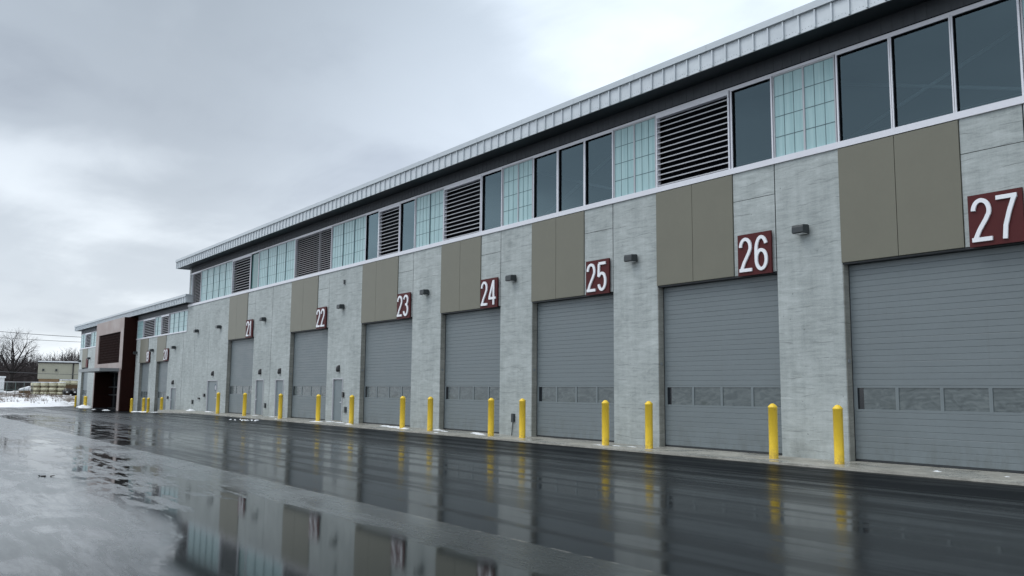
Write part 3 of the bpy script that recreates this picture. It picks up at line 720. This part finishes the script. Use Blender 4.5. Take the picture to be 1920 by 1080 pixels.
# ------------------------------------------------------------------ signs, lamps and boxes on the walls
for n_, x0, x1 in ((21, -57.12, -55.9), (22, -45.72, -44.48), (23, -36.42, -35.2), (24, -29.36, -28.18), (25, -22.80, -21.62), (26, -16.14, -14.98), (27, -9.54, -8.36)):
    number_sign(x0, x1, HEAD-.04, 6.24, str(n_), f'dark red square sign with white raised number {n_}')
number_sign(-82.75, -81.62, 3.95, 5.0, '19', 'small dark red sign with white number 19 on the lower wing')
number_sign(-76.95, -75.65, 3.95, 5.0, '20', 'small dark red sign with white number 20 on the lower wing')
number_sign(-109.9, -108.9, 3.95, 5.0, '', 'dark sign plate seen edge-on above the farthest bay, left of the brown portal')
for x, z, lb in ((-13.96, 6.10, 'dark box lamp on the pier between signs 26 and 27'), (-20.48, 6.08, 'dark box lamp on the pier between signs 25 and 26'), (-27.16, 6.08, 'dark box lamp on the pier between signs 24 and 25'),
                 (-33.78, 6.10, 'dark box lamp on the pier between signs 23 and 24'), (-42.49, 6.08, 'dark box lamp on the wide pier between signs 22 and 23'), (-53.87, 6.10, 'dark box lamp just right of sign 21'),
                 (-62.63, 6.08, 'dark box lamp left of bay 21, above the door with the round emblem'), (-67.93, 6.05, 'dark box lamp nearest the left end of the tall hall'),
                 (-73.93, 5.0, 'dark box lamp on the lower wing right of sign 20'), (-80.79, 4.98, 'dark box lamp on the lower wing between signs 19 and 20'), (-86.6, 4.94, 'dark box lamp right beside the brown portal side'),
                 (-113.4, 4.75, 'dark box lamp on the farthest corner of the lower wing'), (-108.1, 4.95, 'dark box lamp between the farthest bay and the brown portal')):
    wall_lamp(x, z, lb)
for x, z, lb in ((-63.80, 2.77, 'black hooded lamp over the door with the round emblem'), (-54.31, 2.77, 'black hooded lamp over the narrow door right of bay 21'),
                 (-51.03, 2.77, 'black hooded lamp over the narrow door left of bay 22'), (-42.80, 2.80, 'black hooded lamp with bright lens over the door between bays 22 and 23'),
                 (-73.95, 2.15, 'black hooded lamp over the door of the lower wing')):
    door_lamp(x, z, lb)
wbox('card_reader', -42.12, 1.42, .14, .26, .07, M_['black'], 'black card reader beside the handle of the door between bays 22 and 23', 'card reader')
wbox('outlet_box', -41.80, .65, .16, .28, .07, M_['pack'], 'grey outlet box low on the wall right of the door between bays 22 and 23')
wbox('outlet_box', -53.21, .66, .16, .28, .07, M_['pack'], 'grey outlet box low between the two narrow doors right of bay 21')
wbox('outlet_box', -27.11, .67, .13, .30, .08, M_['pack'], 'grey outlet box with thin conduit low on the pier between bays 24 and 25', conduit=True)
wbox('outlet_box', -65.54, 1.18, .22, .22, .1, M_['black'], 'black square box left of the door with the round emblem')
wbox('wall_spigot', -66.79, .93, .26, .12, .1, M_['black'], 'small dark spigot in the middle of the blank panel left of the emblem door', 'spigot')
wbox('outlet_box', -68.35, .65, .2, .3, .1, M_['pack'], 'grey box low on the wall near the left end of the tall hall')
wbox('outlet_box', -75.25, .9, .22, .22, .1, M_['black'], 'black square box left of the lower wing door')
wbox('wall_sensor', -42.41, 7.41, .10, .22, .06, M_['pack'], 'small dark sensor high on the wide pier between signs 22 and 23', 'sensor')
for n_, (l, z) in {22: (-49.67, 2.6), 23: (-40.32, 2.68), 24: (-32.62, 2.6), 25: (-26.04, 2.5), 26: (-19.46, 2.59), 27: (-12.86, 2.53)}.items():
    b = MB(); b.tube((l, .12, z), (l+.035, .12, z), .055, .05, 12); tag(b.build('push_button', M_['wallgrey']), f'small round grey button on the left jamb of bay {n_}', 'button', 'round buttons in the door jambs')

# ------------------------------------------------------------------ bollards
def boll(h):
    b = MB(); r = .117
    b.lathe([(r, 0), (r, h-.115), (r+.005, h-.112), (r+.004, h-.08), (.055, h-.015), (.03, h-.003), (.0001, h)], 28)
    return b.mesh('bollard', [M_['yellow']])
BT, BL = boll(1.43), boll(1.25)
BOL = [(-12.51, 'yellow bollard at the left edge of bay 27, nearest the viewer'), (-14.42, 'yellow bollard at the right edge of bay 26'), (-18.94, 'yellow bollard at the left edge of bay 26'), (-20.88, 'yellow bollard at the right edge of bay 25, standing in a line of snow'),
       (-25.40, 'yellow bollard at the left edge of bay 25, beside the conduit box'), (-27.28, 'yellow bollard at the right edge of bay 24'), (-31.74, 'yellow bollard at the left edge of bay 24'), (-34.11, 'yellow bollard at the right edge of bay 23, snow at its foot'),
       (-39.31, 'yellow bollard at the left edge of bay 23'), (-43.10, 'yellow bollard at the right edge of bay 22, in a ring of snow'), (-48.33, 'yellow bollard at the left edge of bay 22, before a narrow grey door'), (-54.24, 'yellow bollard at the right edge of bay 21'),
       (-59.43, 'yellow bollard at the left edge of bay 21, right of the emblem door')]
for i, (x, lb) in enumerate(BOL):
    o = bpy.data.objects.new('bollard', BT); COL.objects.link(o); o.location = (x, -.97 if i not in (4, 8) else -.9, -.002); tag(o, lb, 'bollard', 'yellow bollards in front of the bays')
    o.rotation_euler[2] = i*.7
for x, y, lb in ((-73.35, -1, 'short yellow bollard before the lower wing, right of bay 20'), (-77.45, -1, 'right one of two close bollards between bays 19 and 20'), (-79.0, -1, 'left one of two close bollards between bays 19 and 20'), (-83.2, -1.0, 'short yellow bollard beside the brown portal side'),
                 (-103.5, -1, 'yellow bollard just left of the portal, rightmost of three far ones'), (-105.2, -.8, 'yellow bollard half behind another at the farthest bay, middle of three'), (-109.3, -1, 'farthest yellow bollard, at the left corner of the lower wing')):
    o = bpy.data.objects.new('bollard', BL); COL.objects.link(o); o.location = (x, y, gz(x)-.02); tag(o, lb, 'bollard', 'yellow bollards before the lower wing')

# ------------------------------------------------------------------ snow remnants and litter
def snow_patch(b, cx_, cy_, lx, ly, h, z0=.0, seed=0):
    n = 18; base = len(b.v); rings = 3
    for k in range(rings+1):
        rr = 1 - k/rings*.9
        for i in range(n):
            a = 2*math.pi*i/n; j = .72+.5*mnoise.noise(Vector((math.cos(a)*1.6+seed*3, math.sin(a)*1.6, seed)))+.2*mnoise.noise(Vector((math.cos(a)*5, math.sin(a)*5, seed+5)))
            zz = z0 - .01 + h*(1-rr**2)*(1+.6*mnoise.noise(Vector((cx_+rr*math.cos(a)*3, cy_+rr*3*math.sin(a), seed))))
            b.v.append((cx_+lx*rr*j*math.cos(a), cy_+ly*rr*j*math.sin(a), zz))
    for k in range(rings):
        for i in range(n):
            j = (i+1) % n; b.face((base+k*n+i, base+k*n+j, base+(k+1)*n+j, base+(k+1)*n+i), 0, True)
    b.face(tuple(base+rings*n+i for i in range(n)), 0, True)
b = MB(); sd_ = 0
for x, y, lx, ly, h in ((-36.4, -.5, 1.0, .14, .09), (-35.2, -.75, 1.2, .16, .10), (-34.1, -.95, .8, .22, .10), (-31.9, -.45, .55, .16, .10), (-31.0, -.7, .5, .1, .05), (-28.9, -.5, .55, .16, .08), (-28.1, -.9, .7, .14, .06),
                        (-21.0, -1.15, .45, .10, .035), (-20.4, -.95, .45, .08, .035), (-19.8, -.85, .40, .07, .03), (-43.1, -1.0, .9, .35, .08), (-42.7, -.45, .7, .3, .07), (-41.2, -.6, .8, .14, .06), (-39.4, -1.0, .45, .25, .09), (-47.6, -1.5, .3, .1, .06),
                        (-67.6, -.4, 1.0, .4, .18), (-63.9, -.2, 1.3, .2, .08), (-54.3, -.25, .8, .2, .06), (-51.3, -.25, .6, .2, .06), (-8.7, -.8, .10, .09, .035), (-10.15, -.85, .15, .12, .045), (-30.2, -1.6, .3, .08, .04)):
    snow_patch(b, x, y, lx, ly, h*.6, 0, sd_); sd_ += 1
tag(b.build('snow', M_['snow']), 'thin remnants of snow on the concrete apron', 'snow', kind='stuff')
b = MB()
for x, y, lx, ly, h in ((-78.5, -.9, 2.6, .5, .2), (-82.5, -.8, 1.2, .5, .2), (-104.4, -1.0, 3.2, .9, .5), (-101.0, -1.6, 1.8, .8, .35), (-89.5, -1.8, 1.0, .4, .2), (-75.5, -.8, 1.4, .5, .12), (-73, -.6, 1.0, .4, .12), (-70.5, -.8, 1.2, .3, .15), (-93, -2.2, .5, .3, .15)):
    snow_patch(b, x, y, lx, ly, h*.55, gz(x), sd_); sd_ += 1
tag(b.build('snow', M_['snow']), 'low snow heaps along the foot of the lower wing', 'snow', kind='stuff')
b = MB()
for i in range(20):
    x, y = -47.6+random.gauss(0, .7), -3.3+random.gauss(0, .45); snow_patch(b, x, y, random.uniform(.03, .14), random.uniform(.03, .12), random.uniform(.03, .08), -.05, i)
tag(b.build('snow_crumbs', M_['snow']), 'scattered white crumbs of ice on the asphalt before bay 21', 'ice', kind='stuff')
b = MB(); 
for i, (x, y, l_) in enumerate(((-19.33, -17.31, .18), (-19.2, -17.25, .14), (-19.12, -17.15, .12))): b.tube((x, y, -.04), (x+l_, y+.05*(i-1), -.02), .012, .006, 6); snow = b
b.box(-19.3, -19.18, -17.3, -17.22, -.05, -.035)
tag(b.build('leaf_litter', M_['bark']), 'small dark twig lying alone on the wet asphalt', 'twig')

# ------------------------------------------------------------------ far left: neighbours, stacks, fence, trees
def beige():
    t = thing('metal_shed', (-204, 8.1, .5), 'beige metal sided warehouse with snow covered roof in the far background', 'building'); WORLD.add(t.name)
    X = -204
    b = MB(); b.box(X-30, X, 8.1, 52, 3.35, 6.75)
    for i in range(90): b.box(X, X+.03, 8.1+i*.48, 8.1+i*.48+.25, 3.36, 6.6)
    b.build('wall', M_['beige'], t)
    b = MB(); b.box(X-29.9, X-.05, 8.35, 12.1, .2, 3.34); b.box(X-29.9, X-.05, 17.5, 52, .2, 3.34); b.build('brick_base', M_['brick'], t)
    b = MB(); b.box(X-29, X-.2, 12.1, 17.5, .2, 3.34); b.build('roller_door', M_['wallgrey'], t)['label'] = 'pale grey roller door'
    b = MB(); b.box(X-.05, X+.05, 9.3, 10.9, 1.2, 2.6); b.build('window', M_['panedark'], t)
    b = MB(); b.box(X-30.2, X+.3, 7.9, 52.2, 6.6, 6.84); b.build('gutter', M_['black'], t)
    b = MB(); b.box(X-30.1, X+.2, 8.0, 52.1, 6.84, 7.08); b.build('roof', M_['snow'], t)
    b = MB(); b.tube((X+.15, 14.6, .3), (X+.15, 14.6, 6.6), .12, .12, 8); b.build('downpipe', M_['black'], t)
    for y, z in ((8.9, 5.0), (11.3, 5.0)): b = MB(); b.box(X, X+.4, y, y+.35, z, z+.4); b.build('lamp', M_['pack'], t)
    t.rotation_euler[2] = -.155
beige()
b = MB(); b.box(-172, -168, -7.0, -1.75, .3, 3.1); b.box(-172.2, -167.8, -7.2, -1.6, 3.1, 3.4, 1); b.box(-168, -167.9, -4.5, -3.2, .3, 2.4, 1)
tag(b.build('storage_shed', [M_['lens'], M_['snow']]), 'small pale shed at the far left edge behind the fence', 'shed')

def bale_mesh(name, sx, sy, sz, m, top=False, rnd=.16):
    bm = bmesh.new(); bmesh.ops.create_cube(bm, size=1)
    bmesh.ops.scale(bm, vec=(sx, sy, sz), verts=bm.verts); bmesh.ops.bevel(bm, geom=bm.edges[:], offset=rnd, segments=3, affect='EDGES')
    bmesh.ops.translate(bm, vec=(0, 0, sz/2), verts=bm.verts)
    for f_ in bm.faces: f_.smooth = True
    me = bpy.data.meshes.new(name); bm.to_mesh(me); bm.free(); me.materials.append(m)
    if top:
        me.materials.append(M_['snow'])
        for p in me.polygons:
            if p.center.z > sz*.86 and p.normal.z > .5: p.material_index = 1
    return me
CR = bale_mesh('wrapped_bundle', 2.0, 1.01, .54, M_['wrap'], rnd=.09); CT = bale_mesh('wrapped_bundle', 2.0, 1.04, .58, M_['wrap'], True, rnd=.11)
def slab_(name, sx, sy, sz, m): b = MB(); b.box(-sx/2, sx/2, -sy/2, sy/2, 0, sz); return b.mesh(name, [m])
SC = bale_mesh('snow_cap', 2.0, .98, .13, M_['snow'], rnd=.05)
PAL = slab_('pallet_base', 1.9, .96, .10, M_['wood'])
TN = ['bottom', 'middle', 'top']; SN = ['leftmost', 'second', 'third', 'fourth']
for i in range(4):
    for k in range(3):
        t = thing('wrapped_pallet', (-141.6+i*.3, -.72+i*1.04, .42+k*.60), f'{TN[k]} cream wrapped bundle of the {SN[i]} stack' + (', left of the black ones' if i == 3 else ' in the row before the fence'), 'wrapped pallet', 'cream wrapped bundles stacked in rows')
        t.rotation_euler[2] = random.uniform(-.05, .05)
        for nm, me, z in (('pallet_base', PAL, 0), ('wrapped_bundle', CT if k == 2 else CR, .09)):
            o = bpy.data.objects.new(nm, me); COL.objects.link(o); o.parent = t; o.location = (0, 0, z)
        if k == 2: o = bpy.data.objects.new('snow_cap', SC); COL.objects.link(o); o.parent = t; o.location = (0, 0, .63)
t = thing('wrapped_pallet', (-142.0, -2.0, .42), 'low brownish bundle with a sloping snow cap left of the cream stacks', 'wrapped pallet')
b = MB(); b.box(-1, 1, -.6, .6, 0, .75); b.build('wooden_crate', M_['wood'], t)
b = MB(); b.xprism([(-.65, .75), (-.6, .95), (.6, 1.35), (.65, .75)], -1.02, 1.02); b.build('snow_cap', M_['snow'], t)
for i in range(2):
    t = thing('wrapped_pallet', (-144.5, 3.5+i*1.2, 2.0), f'{["left","right"][i]} one of two large cream bundles topped with snow behind the black ones', 'wrapped pallet', 'snow topped cream bundles')
    o = bpy.data.objects.new('wrapped_bundle', CT); COL.objects.link(o); o.parent = t; o.scale = (1, 1.15, 1.15)
    b = MB(); b.box(-.9, .9, -.6, .6, -1.3, .02); b.build('bundle_base', M_['wood'], t)
    o = bpy.data.objects.new('snow_cap', SC); COL.objects.link(o); o.parent = t; o.location = (0, 0, .64); o.scale = (1, 1.15, 1.2)
me = bale_mesh('wrapped_bundle', 1.8, .98, 1.05, M_['black'], rnd=.22)
for i in range(3):
    t = thing('black_bundle', (-137.6, 2.75+i*1.0, .45), f'{["left", "middle", "right"][i]} one of the black wrapped bundles beside the corner of the lower wing', 'wrapped bundle', 'black wrapped bundles')
    o = bpy.data.objects.new('wrapped_bundle', me); COL.objects.link(o); o.parent = t
    b = MB(); b.box(.9, .93, -.25, .0, .45, .6); b.build('label_tag', M_['lens'], t)

# chain link fence
fence = thing('wire_fence', (-134, -7, .4), 'green grey wire fence with snow on its rails at the far left', 'fence'); WORLD.add(fence.name)
def fpt(t_): return (lerp(-136.5, -133.2, t_), lerp(-14, -2.2, t_))
for i in range(13):
    x, y = fpt(i/12); b = MB(); b.tube((x, y, .2), (x, y, 2.35), .035, .035, 6); b.build('post', M_['fence'], fence)
b = MB()
for z_, m_ in ((2.3, 1), (1.3, 0), (.55, 0)): x0, y0 = fpt(0); x1, y1 = fpt(1); b.tube((x0, y0, z_), (x1, y1, z_), .025, .025, 6, m_)
b.build('rail', [M_['fence'], M_['snow']], fence)
b = MB(); n = 46
for i in range(n):
    for s_ in (-1, 1):
        t0 = i/n; t1 = t0 + s_*.14
        if 0 <= t1 <= 1: p0, p1 = fpt(t0), fpt(t1); b.tube((*p0, .5), (*p1, 2.28), .006, .006, 3, 0, False)
b.build('wire_mesh', M_['fence'], fence)

# bare trees
def branch(b, p, d, L_, r, depth, rng, up=.12, n=5, gnarl=.22):
    segs = 4 if depth > 2 else 3; q = p
    for s in range(segs):
        d = (d + Vector((rng.gauss(0, gnarl), rng.gauss(0, gnarl), rng.gauss(0, gnarl)+up*.4))).normalized()
        nq = q + d*(L_/segs); r1 = r*(1-.28/segs*1.6)
        b.tube(q, nq, r, r1, n if depth > 2 else 3, 0, False); q = nq; r = r1
        if depth > 0 and s > 0:
            k = 2 if depth > 1 else rng.choice((1, 2, 2))
            for _ in range(k+(1 if depth <= 2 else 0)):
                ax = Vector((rng.gauss(0, 1), rng.gauss(0, 1), rng.gauss(0, .6)))
                nd = (d*.75 + ax.normalized()*.75 + Vector((0, 0, up))).normalized()
                branch(b, q, nd, L_*rng.uniform(.55, .78), r*rng.uniform(.45, .62), depth-1, rng, up, n, gnarl)
def bare_tree(x, y, z, h, label, seed, depth=5, group=None, m='bark', tr=.42):
    rng = random.Random(seed)
    t = thing('bare_tree', (x, y, z), label, 'tree', group)
    b = MB(); b.tube((0, 0, -.6), (0, 0, h*.10), tr*1.25, tr, 10); b.tube((0, 0, h*.10), (.1, .05, h*.24), tr, tr*.85, 10); b.build('trunk', M_[m], t)
    b = MB()
    def limb(p, d, L_, r, lv, curl):
        n_ = 6 if lv == 3 else 5; q = p; side = rng.choice((-1, 1))
        for k in range(n_):
            d = (d + Vector((rng.gauss(0, .10), rng.gauss(0, .10), curl+rng.gauss(0, .07)))).normalized()
            nq = q + d*(L_/n_); r1 = r*(.86 if lv == 3 else .80)
            b.tube(q, nq, r, r1, 6 if lv > 1 else 3, 0, False); q, r = nq, r1
            if lv > 0 and k >= 1:
                for _ in range(2 if lv < 3 else 1 + (k > 3)):
                    side = -side; ax = d.cross(Vector((1, rng.gauss(0, .5), rng.gauss(0, .5)))).normalized()
                    nd = (d + ax*side*rng.uniform(.5, 1.0) + Vector((rng.gauss(0, .35), 0, 0))).normalized()
                    limb(q, nd, L_*rng.uniform(.38, .52)*(1.15-.08*k), r*rng.uniform(.5, .66), lv-1, .03)
    for ang, ln, z0 in ((-86, 5.2, 2.2), (-62, 5.8, 2.9), (-42, 6.6, 3.3), (-24, 7.6, 3.5), (-6, 8.4, 3.6), (10, 8.8, 3.6), (25, 8.2, 3.5), (40, 7.2, 3.3), (58, 6.4, 3.0), (80, 5.6, 2.4)):
        a = math.radians(ang); d = Vector((rng.uniform(-.45, .45), math.sin(a), math.cos(a))).normalized()
        limb(Vector((0, .04, z0)), d, ln*.88, .27 if abs(ang) < 50 else .17, 3, .055 if abs(ang) < 70 else .03)
    b.build('branches', M_[m], t)
bare_tree(-219, 5.0, 1.0, 14.0, 'large bare spreading tree with dark trunk at the far left', 5, 3, tr=.50)
# woodland: a wooded rise with one far mass of bare stems and twigs
w_ = MB(); nx_, ny_ = 14, 60
for j in range(ny_+1):
    y = -60+150*j/ny_
    for i in range(nx_+1):
        t_ = i/nx_; w_.v.append((-256-t_*90, y, -.2 + 6.2*min(1, t_*1.6)**1.1*(1+.25*mnoise.noise(Vector((y*.05, 7, 1)))) + mnoise.noise(Vector((y*.4, t_*9, 3)))*.5))
for j in range(ny_):
    for i in range(nx_): k = j*(nx_+1)+i; w_.face((k, k+nx_+1, k+nx_+2, k+1), 0, True)
tag(w_.build('hillside', M_['litter']), kind='structure')
rng = random.Random(11); b = MB()
def rise(x): return max(.2, 6.0*min(1, (-256-x)/56))
for i in range(3600):
    y = rng.uniform(-8, 62); x = -257 - rng.random()*48
    hh = (8.6 + 2.4*mnoise.noise(Vector((y*.12, 0, 2))) + 1.6*mnoise.noise(Vector((y*.45, 3, 2)))) * rng.uniform(.66, 1.05)
    hh *= 1.06 if y < 17 else 1.22
    z0 = rise(x)*.72-.5; hh -= rise(x)*.35
    p = Vector((x, y, z0)); lean = rng.gauss(0, .06); top = p + Vector((0, lean*hh, hh)); w = rng.uniform(.05, .15)
    b.tri((x, y-w, z0), (x, y+w, z0), tuple(top))
    for k in range(11):
        t_ = rng.uniform(.2, .98); s = p.lerp(top, t_); a = rng.uniform(-1, 1)*.95; l_ = rng.uniform(.6, 2.6)*(1.15-t_*.5)
        e = s + Vector((rng.gauss(0, .3), math.sin(a)*l_, math.cos(a)*l_*.9)); ww = rng.uniform(.03, .07)
        b.tri((s.x, s.y-ww, s.z), (s.x, s.y+ww, s.z+.02), tuple(e))
tag(b.build('woodland', M_['twigs']), 'bare grey brown winter woodland along the far edge', 'woodland', kind='stuff')

# weeds on the bank
b = MB()
for i in range(700):
    y = rng.uniform(-14, 2.5); d = rng.uniform(4, 24); x = edge_x(y)-d
    if mnoise.noise(Vector((x*.2, y*.3, 6))) < -.1: continue
    z_ = snow_h(x, y)-.03
    h_ = rng.uniform(.15, .6)*(1.5 if rng.random() < .07 else 1)
    for k in range(3):
        b.tube((x, y, z_), (x+rng.gauss(0, .1), y+rng.gauss(0, .14), z_+h_*rng.uniform(.6, 1)), .014, .006, 3, 0, False)
for yy in (-5.3, -4.6, -3.9, -5.0):      # taller dry stalks
    x = edge_x(yy)-8
    for k in range(9):
        b.tube((x+rng.gauss(0, .2), yy+rng.gauss(0, .2), snow_h(x, yy)), (x+rng.gauss(0, .3), yy+rng.gauss(0, .35), snow_h(x, yy)+rng.uniform(.8, 1.9)), .014, .007, 3, 0, False)
tag(b.build('dead_weeds', M_['weed']), 'dry brown weeds poking through the snow bank', 'weeds', kind='stuff')

# power lines and the pole just outside the view
def cable(p, q, sag, r, label):
    b = MB(); p, q = Vector(p), Vector(q); n = 24; pts = []
    for i in range(n+1):
        t_ = i/n; c = p.lerp(q, t_); c.z -= 4*sag*t_*(1-t_); pts.append(c)
    for u, v in zip(pts, pts[1:]): b.tube(u, v, r, r, 5, 0, False)
    tag(b.build('power_cable', M_['wire']), label, 'power cable', 'overhead power cables')
cable((-176, -6.6, 11.55), (-150, 28, 10.0), .6, .045, 'uppermost overhead cable crossing the sky beside the low roof')
cable((-175, -5.8, 10.35), (-150, 28, 9.3), .5, .035, 'second overhead cable, just below the uppermost one')
cable((-180, -12.0, 4.95), (-150, 28, 3.9), .6, .04, 'low sagging cable crossing in front of the beige warehouse')
pole = thing('utility_pole', (-176.3, -7.3, .3), 'wooden utility pole with crossarms at the far left edge', 'utility pole')
b = MB(); b.tube((0, 0, 0), (0, 0, 12.2), .17, .12, 10); b.build('pole', M_['bark'], pole)
for z_ in (11.2, 10.0):
    b = MB(); b.box(-.08, .08, -1.3, 1.5, z_-.08, z_+.06)
    for yy in (-1.1, -.2, .7, 1.4): b.tube((0, yy, z_+.06), (0, yy, z_+.3), .05, .03, 6)
    b.build('crossarm', M_['bark'], pole)
